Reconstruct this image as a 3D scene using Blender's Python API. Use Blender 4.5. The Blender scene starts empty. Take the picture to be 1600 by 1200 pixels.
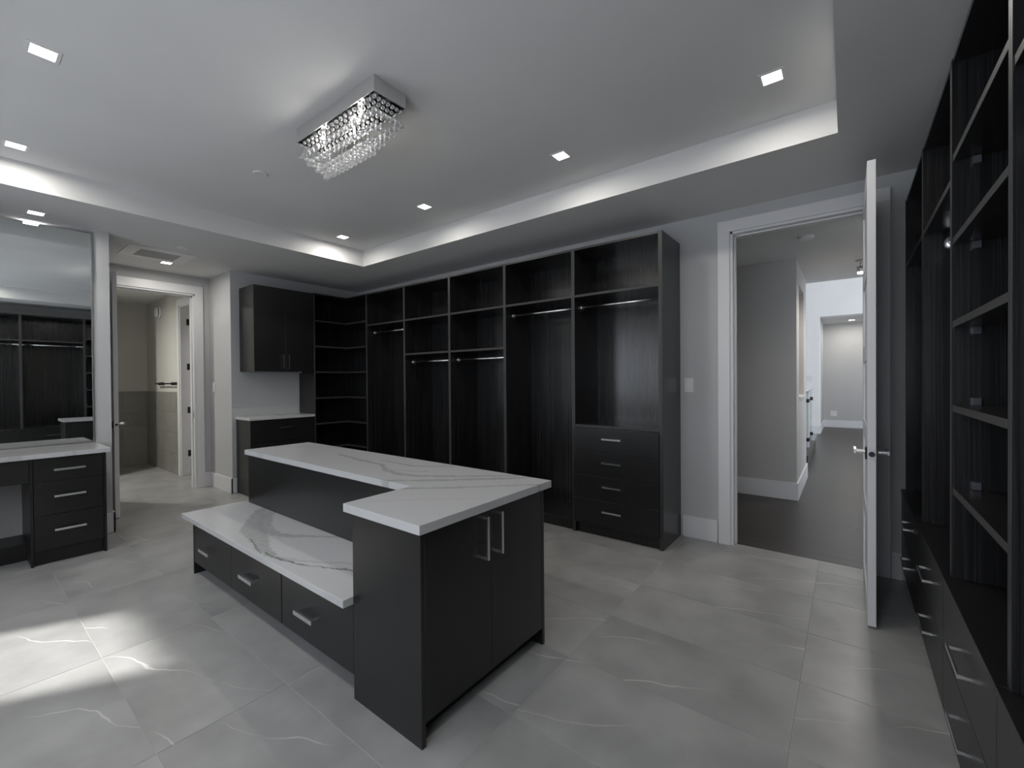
import bpy, bmesh, math, random
from mathutils import Vector, Matrix
random.seed(7)
SC = bpy.context.scene
COL = SC.collection

# ---------------------------------------------------------------- camera
F_PX, YAW, PITCH, ROLL, CAM_H = 681.2, 0.655717, 0.0083719, -0.0077434, 1.33
def cam_matrix():
    c, s = math.cos, math.sin
    Wd = Matrix(((1, 0, 0), (0, 0, -1), (0, 1, 0)))
    Ry = Matrix(((c(YAW), 0, s(YAW)), (0, 1, 0), (-s(YAW), 0, c(YAW))))
    Rp = Matrix(((1, 0, 0), (0, c(PITCH), -s(PITCH)), (0, s(PITCH), c(PITCH))))
    Rr = Matrix(((c(ROLL), -s(ROLL), 0), (s(ROLL), c(ROLL), 0), (0, 0, 1)))
    M = Rr @ Rp @ Ry @ Wd
    r, d, f = M[0], M[1], M[2]
    m = Matrix(((r[0], -d[0], -f[0], 0), (r[1], -d[1], -f[1], 0), (r[2], -d[2], -f[2], CAM_H), (0, 0, 0, 1)))
    return m
cd = bpy.data.cameras.new('camera')
cd.sensor_width = 36.0
cd.lens = F_PX / 1600.0 * 36.0
cd.clip_start = 0.02
cam = bpy.data.objects.new('camera', cd)
COL.objects.link(cam)
cam.matrix_world = cam_matrix()
SC.camera = cam

# ---------------------------------------------------------------- world, sun, daylight, exposure
SKY_STRENGTH = 4.4
SUN_STRENGTH = 8.5
DOWNLIGHT_W = 4.8
EXPOSURE = 0.1
w = bpy.data.worlds.new('world'); SC.world = w
w.use_nodes = True
bg = w.node_tree.nodes['Background']
bg.inputs[0].default_value = (0.84, 0.90, 1.0, 1)
bg.inputs[1].default_value = SKY_STRENGTH
sd = bpy.data.lights.new('sun', 'SUN')
sd.energy = SUN_STRENGTH; sd.angle = math.radians(3); sd.color = (1.0, 0.98, 0.95)
so = bpy.data.objects.new('sun', sd); COL.objects.link(so)
_az = math.radians(61); _el = math.radians(50)
sdir = Vector((math.cos(_az)*math.cos(_el), math.sin(_az)*math.cos(_el), -math.sin(_el)))
so.rotation_euler = sdir.to_track_quat('-Z', 'Y').to_euler()
so.location = (-5, -6, 6)
def portal(name, loc, rot, sx, sy):
    l = bpy.data.lights.new(name, 'AREA'); l.shape = 'RECTANGLE'; l.size = sx; l.size_y = sy
    l.cycles.is_portal = True
    o = bpy.data.objects.new(name, l); COL.objects.link(o); o.location = loc; o.rotation_euler = rot
    return o
WIN = [(-4.28, -3.40), (-3.24, -2.50), (-1.75, 0.15)]          # daylight windows in the wall behind the camera
WZ0, WZ1, YR = 0.85, 2.30, -0.95
for k, (a, b) in enumerate(WIN):
    if k != 1: portal('window_portal', ((a+b)/2, YR-0.13, (WZ0+WZ1)/2), (math.pi/2, 0, 0), b-a, WZ1-WZ0)
portal('window_portal', (2.75, 10.0, 2.3), (math.pi/2, 0, math.pi/2), 5.0, 4.0)   # great room glazing
SC.view_settings.view_transform = 'Standard'
SC.view_settings.look = 'None'
SC.view_settings.gamma = 1.0
SC.view_settings.use_curve_mapping = False
SC.view_settings.exposure = EXPOSURE
cy = SC.cycles
cy.use_denoising = True
cy.max_bounces = 10; cy.diffuse_bounces = 5; cy.glossy_bounces = 5; cy.transmission_bounces = 8; cy.transparent_max_bounces = 12
cy.sample_clamp_indirect = 6.0
cy.caustics_reflective = False; cy.caustics_refractive = False
cy.blur_glossy = 0.2

# ---------------------------------------------------------------- materials
def new_mat(name):
    m = bpy.data.materials.new(name); m.use_nodes = True
    nt = m.node_tree
    return m, nt, nt.nodes['Principled BSDF']
def simple(name, col, rough=0.5, metal=0.0, spec=0.5):
    m, nt, p = new_mat(name)
    p.inputs['Base Color'].default_value = (*col, 1)
    p.inputs['Roughness'].default_value = rough
    p.inputs['Metallic'].default_value = metal
    p.inputs['Specular IOR Level'].default_value = spec
    return m
def N(nt, t, **kw):
    n = nt.nodes.new(t)
    for k, v in kw.items(): setattr(n, k, v)
    return n
def math_n(nt, op, a, b=None, clamp=False):
    n = N(nt, 'ShaderNodeMath', operation=op); n.use_clamp = clamp
    for i, v in ((0, a), (1, b)):
        if v is None: continue
        if isinstance(v, (int, float)): n.inputs[i].default_value = v
        else: nt.links.new(v, n.inputs[i])
    return n.outputs[0]
def ramp(nt, fac, stops):
    r = N(nt, 'ShaderNodeValToRGB')
    e = r.color_ramp.elements
    while len(e) < len(stops): e.new(0.5)
    for i, (p, c) in enumerate(stops):
        e[i].position = p; e[i].color = (c, c, c, 1) if isinstance(c, (int, float)) else (*c, 1)
    nt.links.new(fac, r.inputs[0])
    return r.outputs[0]
def paint(name, col, rough=0.75, bump=0.03):
    m, nt, p = new_mat(name)
    tc = N(nt, 'ShaderNodeTexCoord')
    n = N(nt, 'ShaderNodeTexNoise'); n.inputs['Scale'].default_value = 1.3; n.inputs['Detail'].default_value = 3
    nt.links.new(tc.outputs['Object'], n.inputs['Vector'])
    c = ramp(nt, n.outputs[0], [(0.3, tuple(x*0.97 for x in col)), (0.7, tuple(min(1, x*1.03) for x in col))])
    nt.links.new(c, p.inputs['Base Color'])
    n2 = N(nt, 'ShaderNodeTexNoise'); n2.inputs['Scale'].default_value = 180
    nt.links.new(tc.outputs['Object'], n2.inputs['Vector'])
    b = N(nt, 'ShaderNodeBump'); b.inputs['Strength'].default_value = bump; b.inputs['Distance'].default_value = 0.001
    nt.links.new(n2.outputs[0], b.inputs['Height']); nt.links.new(b.outputs[0], p.inputs['Normal'])
    p.inputs['Roughness'].default_value = rough
    p.inputs['Specular IOR Level'].default_value = 0.3
    return m
def dark_oak(name, lo, hi, rough=0.4, scale=1.0, bump=0.25, spec=0.42):
    m, nt, p = new_mat(name)
    tc = N(nt, 'ShaderNodeTexCoord')
    mp = N(nt, 'ShaderNodeMapping'); mp.inputs['Scale'].default_value = (110*scale, 110*scale, 0.9)
    nt.links.new(tc.outputs['Object'], mp.inputs[0])
    n = N(nt, 'ShaderNodeTexNoise'); n.inputs['Scale'].default_value = 1.0; n.inputs['Detail'].default_value = 5; n.inputs['Roughness'].default_value = 0.65
    nt.links.new(mp.outputs[0], n.inputs['Vector'])
    c = ramp(nt, n.outputs[0], [(0.38, lo), (0.68, hi)])
    nt.links.new(c, p.inputs['Base Color'])
    p.inputs['Roughness'].default_value = rough
    b = N(nt, 'ShaderNodeBump'); b.inputs['Strength'].default_value = bump; b.inputs['Distance'].default_value = 0.0012
    nt.links.new(n.outputs[0], b.inputs['Height']); nt.links.new(b.outputs[0], p.inputs['Normal'])
    p.inputs['Specular IOR Level'].default_value = spec
    return m
def tile_mat(name, lo, hi, vein, vein_amt=0.6, rough=0.32):
    m, nt, p = new_mat(name)
    tc = N(nt, 'ShaderNodeTexCoord'); oi = N(nt, 'ShaderNodeObjectInfo')
    off = N(nt, 'ShaderNodeVectorMath', operation='SCALE'); off.inputs[0].default_value = (37.0, 91.0, 53.0)
    nt.links.new(oi.outputs['Random'], off.inputs['Scale'])
    ad = N(nt, 'ShaderNodeVectorMath', operation='ADD')
    nt.links.new(tc.outputs['Object'], ad.inputs[0]); nt.links.new(off.outputs[0], ad.inputs[1])
    v = ad.outputs[0]
    cl = N(nt, 'ShaderNodeTexNoise'); cl.inputs['Scale'].default_value = 3.2; cl.inputs['Detail'].default_value = 4; cl.inputs['Roughness'].default_value = 0.5
    nt.links.new(v, cl.inputs['Vector'])
    mr = N(nt, 'ShaderNodeMapRange'); mr.inputs[1].default_value = 0.3; mr.inputs[2].default_value = 0.72
    nt.links.new(cl.outputs[0], mr.inputs[0])
    bmx = N(nt, 'ShaderNodeMix', data_type='RGBA'); bmx.inputs[6].default_value = (*lo, 1); bmx.inputs[7].default_value = (*hi, 1)
    nt.links.new(mr.outputs[0], bmx.inputs[0]); base = bmx.outputs[2]
    # veins: thin level lines of a stretched, warped noise, kept only in places
    ln = N(nt, 'ShaderNodeVectorMath', operation='DOT_PRODUCT'); ln.inputs[1].default_value = (-0.46, 0.89, 0.35)
    nt.links.new(v, ln.inputs[0])
    vn = N(nt, 'ShaderNodeTexNoise'); vn.inputs['Scale'].default_value = 1.9; vn.inputs['Detail'].default_value = 3.5; vn.inputs['Roughness'].default_value = 0.45
    nt.links.new(v, vn.inputs['Vector'])
    fq = 2.9
    tt = math_n(nt, 'ADD', math_n(nt, 'ADD', math_n(nt, 'MULTIPLY', ln.outputs['Value'], fq), math_n(nt, 'MULTIPLY', vn.outputs[0], 0.95)), 500.0)
    d = math_n(nt, 'DIVIDE', math_n(nt, 'ABSOLUTE', math_n(nt, 'SUBTRACT', math_n(nt, 'FRACT', tt), 0.5)), fq)
    wn = N(nt, 'ShaderNodeTexNoise'); wn.inputs['Scale'].default_value = 2.2
    nt.links.new(v, wn.inputs['Vector'])
    mask = ramp(nt, wn.outputs[0], [(0.46, 0.0), (0.62, 1.0)])
    wd = math_n(nt, 'MULTIPLY', math_n(nt, 'ADD', math_n(nt, 'MULTIPLY', mask, 0.0040), 0.0014), 1.0)
    line = math_n(nt, 'SUBTRACT', 1.0, math_n(nt, 'DIVIDE', d, wd), clamp=True)
    fac = math_n(nt, 'MULTIPLY', math_n(nt, 'MULTIPLY', line, math_n(nt, 'ADD', math_n(nt, 'MULTIPLY', mask, 0.85), 0.12)), vein_amt)
    mx = N(nt, 'ShaderNodeMix', data_type='RGBA'); mx.inputs[7].default_value = (*vein, 1)
    nt.links.new(fac, mx.inputs[0]); nt.links.new(base, mx.inputs[6])
    nt.links.new(mx.outputs[2], p.inputs['Base Color'])
    p.inputs['Roughness'].default_value = rough
    p.inputs['Specular IOR Level'].default_value = 0.45
    return m
def quartz(name, polylines, base=(0.50, 0.505, 0.512), noise_amt=0.0, rough=0.16):
    """white quartz; polylines of (x, y, half width) veins in world metres, strength, colour"""
    m, nt, p = new_mat(name)
    geo = N(nt, 'ShaderNodeNewGeometry')
    n = N(nt, 'ShaderNodeTexNoise'); n.inputs['Scale'].default_value = 22; n.inputs['Detail'].default_value = 5; n.inputs['Roughness'].default_value = 0.65
    nt.links.new(geo.outputs['Position'], n.inputs['Vector'])
    sub = N(nt, 'ShaderNodeVectorMath', operation='SUBTRACT'); sub.inputs[1].default_value = (0.5, 0.5, 0.5)
    nt.links.new(n.outputs['Color'], sub.inputs[0])
    sc = N(nt, 'ShaderNodeVectorMath', operation='SCALE'); sc.inputs['Scale'].default_value = 0.055
    nt.links.new(sub.outputs[0], sc.inputs[0])
    ad = N(nt, 'ShaderNodeVectorMath', operation='ADD')
    nt.links.new(geo.outputs['Position'], ad.inputs[0]); nt.links.new(sc.outputs[0], ad.inputs[1])
    fl = N(nt, 'ShaderNodeVectorMath', operation='MULTIPLY'); fl.inputs[1].default_value = (1, 1, 0)
    nt.links.new(ad.outputs[0], fl.inputs[0])
    P = fl.outputs[0]
    cur = None
    bn = N(nt, 'ShaderNodeTexNoise'); bn.inputs['Scale'].default_value = 2.5; bn.inputs['Detail'].default_value = 6
    nt.links.new(geo.outputs['Position'], bn.inputs['Vector'])
    cur = ramp(nt, bn.outputs[0], [(0.35, tuple(x*(1-noise_amt) for x in base)), (0.65, base)])
    for pts, strength, colr in polylines:
        best = None
        for (a, b) in zip(pts[:-1], pts[1:]):
            A = Vector((a[0], a[1], 0)); B = Vector((b[0], b[1], 0)); D = B-A
            pa = N(nt, 'ShaderNodeVectorMath', operation='SUBTRACT'); pa.inputs[1].default_value = A
            nt.links.new(P, pa.inputs[0])
            dt = N(nt, 'ShaderNodeVectorMath', operation='DOT_PRODUCT'); dt.inputs[1].default_value = D/D.length_squared
            nt.links.new(pa.outputs[0], dt.inputs[0])
            t = math_n(nt, 'MULTIPLY', dt.outputs['Value'], 1.0, clamp=True)
            ds = N(nt, 'ShaderNodeVectorMath', operation='SCALE'); ds.inputs[0].default_value = D
            nt.links.new(t, ds.inputs['Scale'])
            q = N(nt, 'ShaderNodeVectorMath', operation='SUBTRACT')
            nt.links.new(pa.outputs[0], q.inputs[0]); nt.links.new(ds.outputs[0], q.inputs[1])
            ln = N(nt, 'ShaderNodeVectorMath', operation='LENGTH'); nt.links.new(q.outputs[0], ln.inputs[0])
            wdt = math_n(nt, 'ADD', math_n(nt, 'MULTIPLY', t, b[2]-a[2]), a[2])
            val = math_n(nt, 'SUBTRACT', 1.0, math_n(nt, 'DIVIDE', ln.outputs['Value'], wdt))
            best = val if best is None else math_n(nt, 'MAXIMUM', best, val)
        f = math_n(nt, 'MULTIPLY', math_n(nt, 'MULTIPLY', best, 3.5, clamp=True), strength)
        # break the vein up a little
        bk = N(nt, 'ShaderNodeTexNoise'); bk.inputs['Scale'].default_value = 40
        nt.links.new(geo.outputs['Position'], bk.inputs['Vector'])
        f = math_n(nt, 'MULTIPLY', f, ramp(nt, bk.outputs[0], [(0.3, 0.65), (0.55, 1.0)]))
        mx = N(nt, 'ShaderNodeMix', data_type='RGBA'); mx.inputs[7].default_value = (*colr, 1)
        nt.links.new(f, mx.inputs[0]); nt.links.new(cur, mx.inputs[6])
        cur = mx.outputs[2]
    nt.links.new(cur, p.inputs['Base Color'])
    p.inputs['Roughness'].default_value = rough
    return m
def emit(name, col, s):
    m, nt, p = new_mat(name)
    p.inputs['Base Color'].default_value = (0.8, 0.8, 0.8, 1)
    p.inputs['Emission Color'].default_value = (*col, 1); p.inputs['Emission Strength'].default_value = s
    return m
def glass(name, rough=0.0, ior=1.45, tint=(1, 1, 1)):
    m, nt, p = new_mat(name)
    p.inputs['Base Color'].default_value = (*tint, 1)
    p.inputs['Transmission Weight'].default_value = 1.0
    p.inputs['Roughness'].default_value = rough; p.inputs['IOR'].default_value = ior
    return m
def thin_glass(name, refl=0.08, tint=(1, 1, 1)):
    m = bpy.data.materials.new(name); m.use_nodes = True; nt = m.node_tree
    nt.nodes.clear()
    o = N(nt, 'ShaderNodeOutputMaterial'); t = N(nt, 'ShaderNodeBsdfTransparent'); g = N(nt, 'ShaderNodeBsdfGlossy'); mx = N(nt, 'ShaderNodeMixShader')
    t.inputs[0].default_value = (*tint, 1); g.inputs['Roughness'].default_value = 0.02
    mx.inputs[0].default_value = refl
    nt.links.new(t.outputs[0], mx.inputs[1]); nt.links.new(g.outputs[0], mx.inputs[2]); nt.links.new(mx.outputs[0], o.inputs[0])
    return m
WALL = paint('wall_paint', (0.50, 0.505, 0.51))
CEIL = paint('ceiling_paint', (0.665, 0.665, 0.66), 0.85)
TRIM = simple('trim_white', (0.72, 0.72, 0.73), 0.38)
BATHWALL = paint('bath_paint', (0.60, 0.595, 0.565))
GREATWALL = paint('great_room_paint', (0.82, 0.815, 0.80))
HALLWALL = paint('hall_paint', (0.48, 0.475, 0.465))
NICHE = paint('niche_paint', (0.62, 0.55, 0.46))
OAK = dark_oak('black_oak', (0.0060, 0.0060, 0.0063), (0.0245, 0.0245, 0.0258), 0.235, 1.0, 0.16, 0.6)
OAKF = dark_oak('black_oak_fine', (0.0085, 0.0085, 0.0088), (0.0125, 0.0125, 0.013), 0.33, 1.5, 0.12, 0.5)
EDGE = dark_oak('oak_edge_band', (0.030, 0.0295, 0.0285), (0.050, 0.049, 0.047), 0.42, 1.0, 0.1)
CHROME = simple('chrome', (0.88, 0.885, 0.90), 0.24, 1.0)
NICKEL = simple('brushed_nickel', (0.62, 0.62, 0.63), 0.30, 1.0)
DARKMETAL = simple('dark_metal', (0.05, 0.05, 0.055), 0.35, 0.9)
GROUT = simple('grout', (0.42, 0.42, 0.41), 0.9)
TILE = tile_mat('floor_porcelain', (0.255, 0.255, 0.25), (0.375, 0.375, 0.368), (0.74, 0.74, 0.73))
WTILE = tile_mat('bath_wall_porcelain', (0.25, 0.242, 0.22), (0.32, 0.31, 0.285), (0.6, 0.58, 0.5), 0.5, 0.35)
MIRROR = simple('mirror_silver', (0.86, 0.885, 0.88), 0.0, 1.0)
CLEAR = glass('crystal', 0.02, 1.5)
CLEAR.node_tree.nodes['Principled BSDF'].inputs['Transmission Weight'].default_value = 0.74
PANE = thin_glass('window_glass', 0.06)
RAILGLASS = thin_glass('railing_glass', 0.14, (0.93, 0.97, 0.97))
SUN_DIFFUSER = bpy.data.materials.new('sun_diffuser'); SUN_DIFFUSER.use_nodes = True  # translucent material of the sheet added in the middle rear window
_nt = SUN_DIFFUSER.node_tree; _nt.nodes.clear()
_o = N(_nt, 'ShaderNodeOutputMaterial'); _t = N(_nt, 'ShaderNodeBsdfTranslucent'); _d = N(_nt, 'ShaderNodeBsdfDiffuse'); _m = N(_nt, 'ShaderNodeMixShader')
_t.inputs[0].default_value = (0.92, 0.92, 0.92, 1); _d.inputs[0].default_value = (0.8, 0.8, 0.8, 1); _m.inputs[0].default_value = 0.25
_nt.links.new(_t.outputs[0], _m.inputs[1]); _nt.links.new(_d.outputs[0], _m.inputs[2]); _nt.links.new(_m.outputs[0], _o.inputs[0])
PLASTIC = simple('white_plastic', (0.70, 0.70, 0.70), 0.4)
CLIP = simple('clear_plastic_clip', (0.09, 0.09, 0.105), 0.2)
LED = emit('led_diffuser', (1.0, 0.97, 0.92), 9.0)
BULB = emit('lamp_bulb', (1.0, 0.95, 0.88), 25.0)
GRILLE = simple('vent_grille', (0.42, 0.42, 0.42), 0.6)
EDGESTRIP = simple('mirror_edge', (0.45, 0.45, 0.46), 0.3, 1.0)
STEEL = simple('brushed_steel', (0.72, 0.72, 0.71), 0.42, 1.0)
STEELDARK = simple('polished_plate', (0.16, 0.16, 0.17), 0.06, 1.0)

def plank_mat():
    m, nt, p = new_mat('hall_plank')
    tc = N(nt, 'ShaderNodeTexCoord'); oi = N(nt, 'ShaderNodeObjectInfo')
    mp = N(nt, 'ShaderNodeMapping'); mp.inputs['Scale'].default_value = (2.5, 45, 45)
    nt.links.new(tc.outputs['Object'], mp.inputs[0])
    ad = N(nt, 'ShaderNodeVectorMath', operation='ADD'); nt.links.new(mp.outputs[0], ad.inputs[0])
    cb = N(nt, 'ShaderNodeCombineXYZ'); nt.links.new(math_n(nt, 'MULTIPLY', oi.outputs['Random'], 80.0), cb.inputs[0]); nt.links.new(cb.outputs[0], ad.inputs[1])
    n = N(nt, 'ShaderNodeTexNoise'); n.inputs['Scale'].default_value = 1; n.inputs['Detail'].default_value = 5
    nt.links.new(ad.outputs[0], n.inputs['Vector'])
    f = math_n(nt, 'ADD', math_n(nt, 'MULTIPLY', n.outputs[0], 0.86), math_n(nt, 'MULTIPLY', oi.outputs['Random'], 0.14))
    c = ramp(nt, f, [(0.2, (0.020, 0.0165, 0.0145)), (0.8, (0.045, 0.037, 0.032))])
    nt.links.new(c, p.inputs['Base Color']); p.inputs['Roughness'].default_value = 0.36
    return m
PLANK = plank_mat()

# ---------------------------------------------------------------- building helpers
ORG = {}
def tag(o, label=None, cat=None, group=None, kind=None):
    if label: o['label'] = label
    if cat: o['category'] = cat
    if group: o['group'] = group
    if kind: o['kind'] = kind
    return o
def thing(name, label, cat, loc=(0, 0, 0), group=None, kind=None):
    o = bpy.data.objects.new(name, None); COL.objects.link(o)
    o.location = loc; o.empty_display_size = 0.1
    ORG[o.name] = Vector(loc)
    return tag(o, label, cat, group, kind)
def link_bm(name, bm, mat, parent=None, origin=None, smooth=False):
    """bm holds world coordinates; the object's origin goes to the mesh centre"""
    bm.verts.ensure_lookup_table()
    if origin is None:
        lo = Vector((min(v.co[i] for v in bm.verts) for i in range(3))); hi = Vector((max(v.co[i] for v in bm.verts) for i in range(3)))
        origin = (lo+hi)/2
    origin = Vector(origin)
    bmesh.ops.translate(bm, verts=bm.verts, vec=-origin)
    bmesh.ops.recalc_face_normals(bm, faces=bm.faces)
    me = bpy.data.meshes.new(name); bm.to_mesh(me); bm.free()
    if smooth:
        for p in me.polygons: p.use_smooth = True
    if mat: me.materials.append(mat)
    o = bpy.data.objects.new(name, me); COL.objects.link(o)
    ORG[o.name] = origin
    if parent is not None:
        o.parent = parent; o.location = origin - ORG[parent.name]
    else:
        o.location = origin
    return o
def copy_at(src, parent, origin):
    o = src.copy(); COL.objects.link(o); ORG[o.name] = Vector(origin)
    o.parent = parent; o.location = Vector(origin) - (ORG[parent.name] if parent is not None else Vector())
    for k in list(o.keys()):
        if k in ('label', 'category', 'group'): del o[k]
    return o
def add_box(bm, x0, x1, y0, y1, z0, z1, bev=0.0):
    vs = [bm.verts.new((x, y, z)) for x in (x0, x1) for y in (y0, y1) for z in (z0, z1)]
    fs = []
    for q in ((0, 1, 3, 2), (4, 6, 7, 5), (0, 4, 5, 1), (2, 3, 7, 6), (0, 2, 6, 4), (1, 5, 7, 3)):
        fs.append(bm.faces.new([vs[i] for i in q]))
    if bev > 0:
        es = list({e for f in fs for e in f.edges})
        bmesh.ops.bevel(bm, geom=es, offset=bev, segments=1, affect='EDGES', profile=0.5)
def banded(o, d):
    """front edge banding: faces looking along d get the edge material"""
    o.data.materials.append(EDGE); d = Vector(d)
    for p in o.data.polygons:
        if p.normal.dot(d) > 0.9: p.material_index = 1
    return o
def boxes(name, parent, mat, *bs, bev=0.0, band=None):
    bm = bmesh.new()
    for b in bs: add_box(bm, *b, bev=bev)
    o = link_bm(name, bm, mat, parent)
    return banded(o, band) if band else o
def add_cyl(bm, a, b, r, seg=16, r2=None):
    a, b = Vector(a), Vector(b); d = b-a
    q = d.to_track_quat('Z', 'Y').to_matrix().to_4x4()
    bmesh.ops.create_cone(bm, cap_ends=True, segments=seg, radius1=r, radius2=r if r2 is None else r2, depth=d.length,
                          matrix=Matrix.Translation((a+b)/2) @ q)
def cyl(name, parent, mat, a, b, r, seg=16, smooth=True, r2=None):
    bm = bmesh.new(); add_cyl(bm, a, b, r, seg, r2)
    o = link_bm(name, bm, mat, parent)
    if smooth:
        for p in o.data.polygons: p.use_smooth = len(p.vertices) == 4
    return o
def struct(name, mat, *bs, bev=0.0, label=None, cat=None):
    o = boxes(name, None, mat, *bs, bev=bev)
    o['kind'] = 'structure'
    tag(o, label, cat)
    return o
def prism(name, parent, mat, pts, z0, z1, bev=0.0):
    bm = bmesh.new()
    lo = [bm.verts.new((x, y, z0)) for x, y in pts]; hi = [bm.verts.new((x, y, z1)) for x, y in pts]
    n = len(pts)
    bm.faces.new(lo[::-1]); bm.faces.new(hi)
    for i in range(n): bm.faces.new((lo[i], lo[(i+1) % n], hi[(i+1) % n], hi[i]))
    if bev: bmesh.ops.bevel(bm, geom=list(bm.edges), offset=bev, segments=2, affect='EDGES')
    return link_bm(name, bm, mat, parent)
def pull(parent, p0, p1, out, th=0.012, wide=0.012, proj=0.03, mat=None):
    """flat bar pull: bar from p0 to p1 standing off along `out`, with a post at each end"""
    p0, p1, out = Vector(p0), Vector(p1), Vector(out)
    d = (p1-p0).normalized(); side = d.cross(out)
    bm = bmesh.new()
    def obox(c, hd, ho, hs):
        vs = []
        for a in (-1, 1):
            for b in (-1, 1):
                for e in (-1, 1): vs.append(bm.verts.new(c + d*hd*a + out*ho*b + side*hs*e))
        for q in ((0, 1, 3, 2), (4, 6, 7, 5), (0, 4, 5, 1), (2, 3, 7, 6), (0, 2, 6, 4), (1, 5, 7, 3)): bm.faces.new([vs[i] for i in q])
    L = (p1-p0).length
    obox((p0+p1)/2 + out*(proj-th/2), L/2, th/2, wide/2)
    for e in (p0+d*wide*0.5, p1-d*wide*0.5):
        obox(e + out*(proj-th)/2, wide*0.5, (proj-th)/2, wide*0.4)
    return link_bm('handle', bm, mat or CHROME, parent)

# ---------------------------------------------------------------- key planes
YW = 3.818      # wall with the wardrobe run and the hall door
YA = 3.367      # front of that wardrobe run
ZC = 2.672      # soffit ceiling
ZT = 2.853      # tray ceiling
XM = -5.215     # mirror wall
XS = -5.85      # wall carrying the upper cabinet
XB = -6.53      # bathroom door wall
XRW = 0.76      # wall behind the right wardrobes

# ---------------------------------------------------------------- floors
floor = struct('floor', GROUT, (-9.3, 0.9, -1.05, 3.872, -0.06, -0.0016))
TX0, TY0, TLX, TLY, G = -0.165, 0.447, 0.90, 0.4565, 0.0024
regions = [(XM-0.02, XRW, YR, 3.872), (XS-0.02, XM, 0.9, 3.82), (XB-0.15, XS, 0.9, 2.11), (-9.22, XB-0.1, -0.6, 2.06)]
full_tile = None
def make_tile(x0, x1, y0, y1):
    bm = bmesh.new(); add_box(bm, x0+G/2, x1-G/2, y0+G/2, y1-G/2, -0.012, 0.0)
    top = [e for e in bm.edges if all(abs(v.co.z) < 1e-6 for v in e.verts)]
    bmesh.ops.bevel(bm, geom=top, offset=0.0007, segments=1, affect='EDGES')
    return link_bm('tile', bm, TILE, floor)
for i in range(-10, 2):
    for j in range(-4, 9):
        x0, y0 = TX0+i*TLX, TY0+j*TLY
        x1, y1 = x0+TLX, y0+TLY
        for (a, b, c, d) in regions:
            if x0 < b-0.01 and x1 > a+0.01 and y0 < d-0.01 and y1 > c+0.01: break
        else: continue
        cx0, cx1 = max(x0, -9.25), min(x1, 0.86)
        cy0, cy1 = max(y0, YR-0.06), min(y1, 3.872)
        if cx0 == x0 and cx1 == x1 and cy0 == y0 and cy1 == y1:
            if full_tile is None: full_tile = make_tile(x0, x1, y0, y1)
            else: copy_at(full_tile, floor, ((x0+x1)/2, (y0+y1)/2, -0.006))
        else: make_tile(cx0, cx1, cy0, cy1)

hall_floor = struct('floor_hall', simple('subfloor', (0.02, 0.018, 0.016), 0.8), (-2.6, 4.2, 3.875, 14.9, -0.06, -0.004))
PW = 0.127
rng = random.Random(3)
y = 3.876; row = 0
proto_plank = {}
far = bmesh.new()
while y < 14.85:
    x = -2.6 + rng.uniform(-0.9, 0)
    near = y < 6.2
    while x < 4.1:
        L = rng.choice((0.9, 1.2, 1.5))
        a, b = max(x, -2.58), min(x+L, 4.15)
        if b-a > 0.05:
            if near and a < 1.3:
                key = round(b-a, 3)
                if key in proto_plank: copy_at(proto_plank[key], hall_floor, ((a+b)/2, y+PW/2, -0.006))
                else:
                    bm = bmesh.new(); add_box(bm, a+0.0007, b-0.0007, y+0.0004, y+PW-0.0004, -0.012, 0.0)
                    top = [e for e in bm.edges if all(abs(v.co.z) < 1e-6 for v in e.verts)]
                    bmesh.ops.bevel(bm, geom=top, offset=0.0005, segments=1, affect='EDGES')
                    proto_plank[key] = link_bm('plank', bm, PLANK, hall_floor)
            else:
                add_box(far, a+0.0007, b-0.0007, y+0.0004, y+PW-0.0004, -0.012, 0.0)
        x += L
    y += PW; row += 1
fp = link_bm('plank_field', far, PLANK, hall_floor); fp['kind'] = 'stuff'

# ---------------------------------------------------------------- walls of the dressing room
DX0, DX1, DZ = -0.735, 0.122, 2.49        # hall door opening
T = 0.14
struct('wall_back', WALL, (XS-0.15, DX0, YW, YW+T, -0.02, 2.95), (DX1, XRW+0.15, YW, YW+T, -0.02, 2.95), (DX0, DX1, YW, YW+T, DZ, 2.95))
struct('wall_right', WALL, (XRW, XRW+T, YR-0.1, YW, -0.02, 2.95))
rb = []
xs = [XM-0.15] + [v for p in WIN for v in p] + [XRW]
for k in range(0, len(xs), 2): rb.append((xs[k], xs[k+1], YR-T, YR, -0.02, 2.95))
for a, b in WIN: rb += [(a, b, YR-T, YR, -0.02, WZ0), (a, b, YR-T, YR, WZ1, 2.95)]
struct('wall_front', WALL, *rb)
struct('wall_left', WALL, (XM-T, XM, YR-0.1, 0.903, -0.02, 2.95))
struct('wall_recess_near', WALL, (XB, XM-T, 0.803, 0.903, -0.02, 2.95))
struct('wall_cabinet', WALL, (XS-T, XS, 2.09, YW, -0.02, 2.95), (XB-T, XS-T, 2.09, 2.19, -0.02, 2.95))
BY0, BY1, BZ = 1.04, 1.930, 2.44
struct('wall_bathroom_door', WALL, (XB-T, XB, 0.55, BY0, -0.02, 2.95), (XB-T, XB, BY1, 2.09, -0.02, 2.95), (XB-T, XB, BY0, BY1, BZ, 2.95))
# ceiling with a raised tray
TXa, TXb, TYa, TYb = -4.478, -0.04, -0.135, 2.995
struct('ceiling', CEIL, (XB-T, TXa, YR-0.1, YW, ZC, 2.99), (TXb, XRW, YR-0.1, YW, ZC, 2.99), (TXa, TXb, YR-0.1, TYa, ZC, 2.99), (TXa, TXb, TYb, YW, ZC, 2.99), (TXa, TXb, TYa, TYb, ZT, 2.99))
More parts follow.
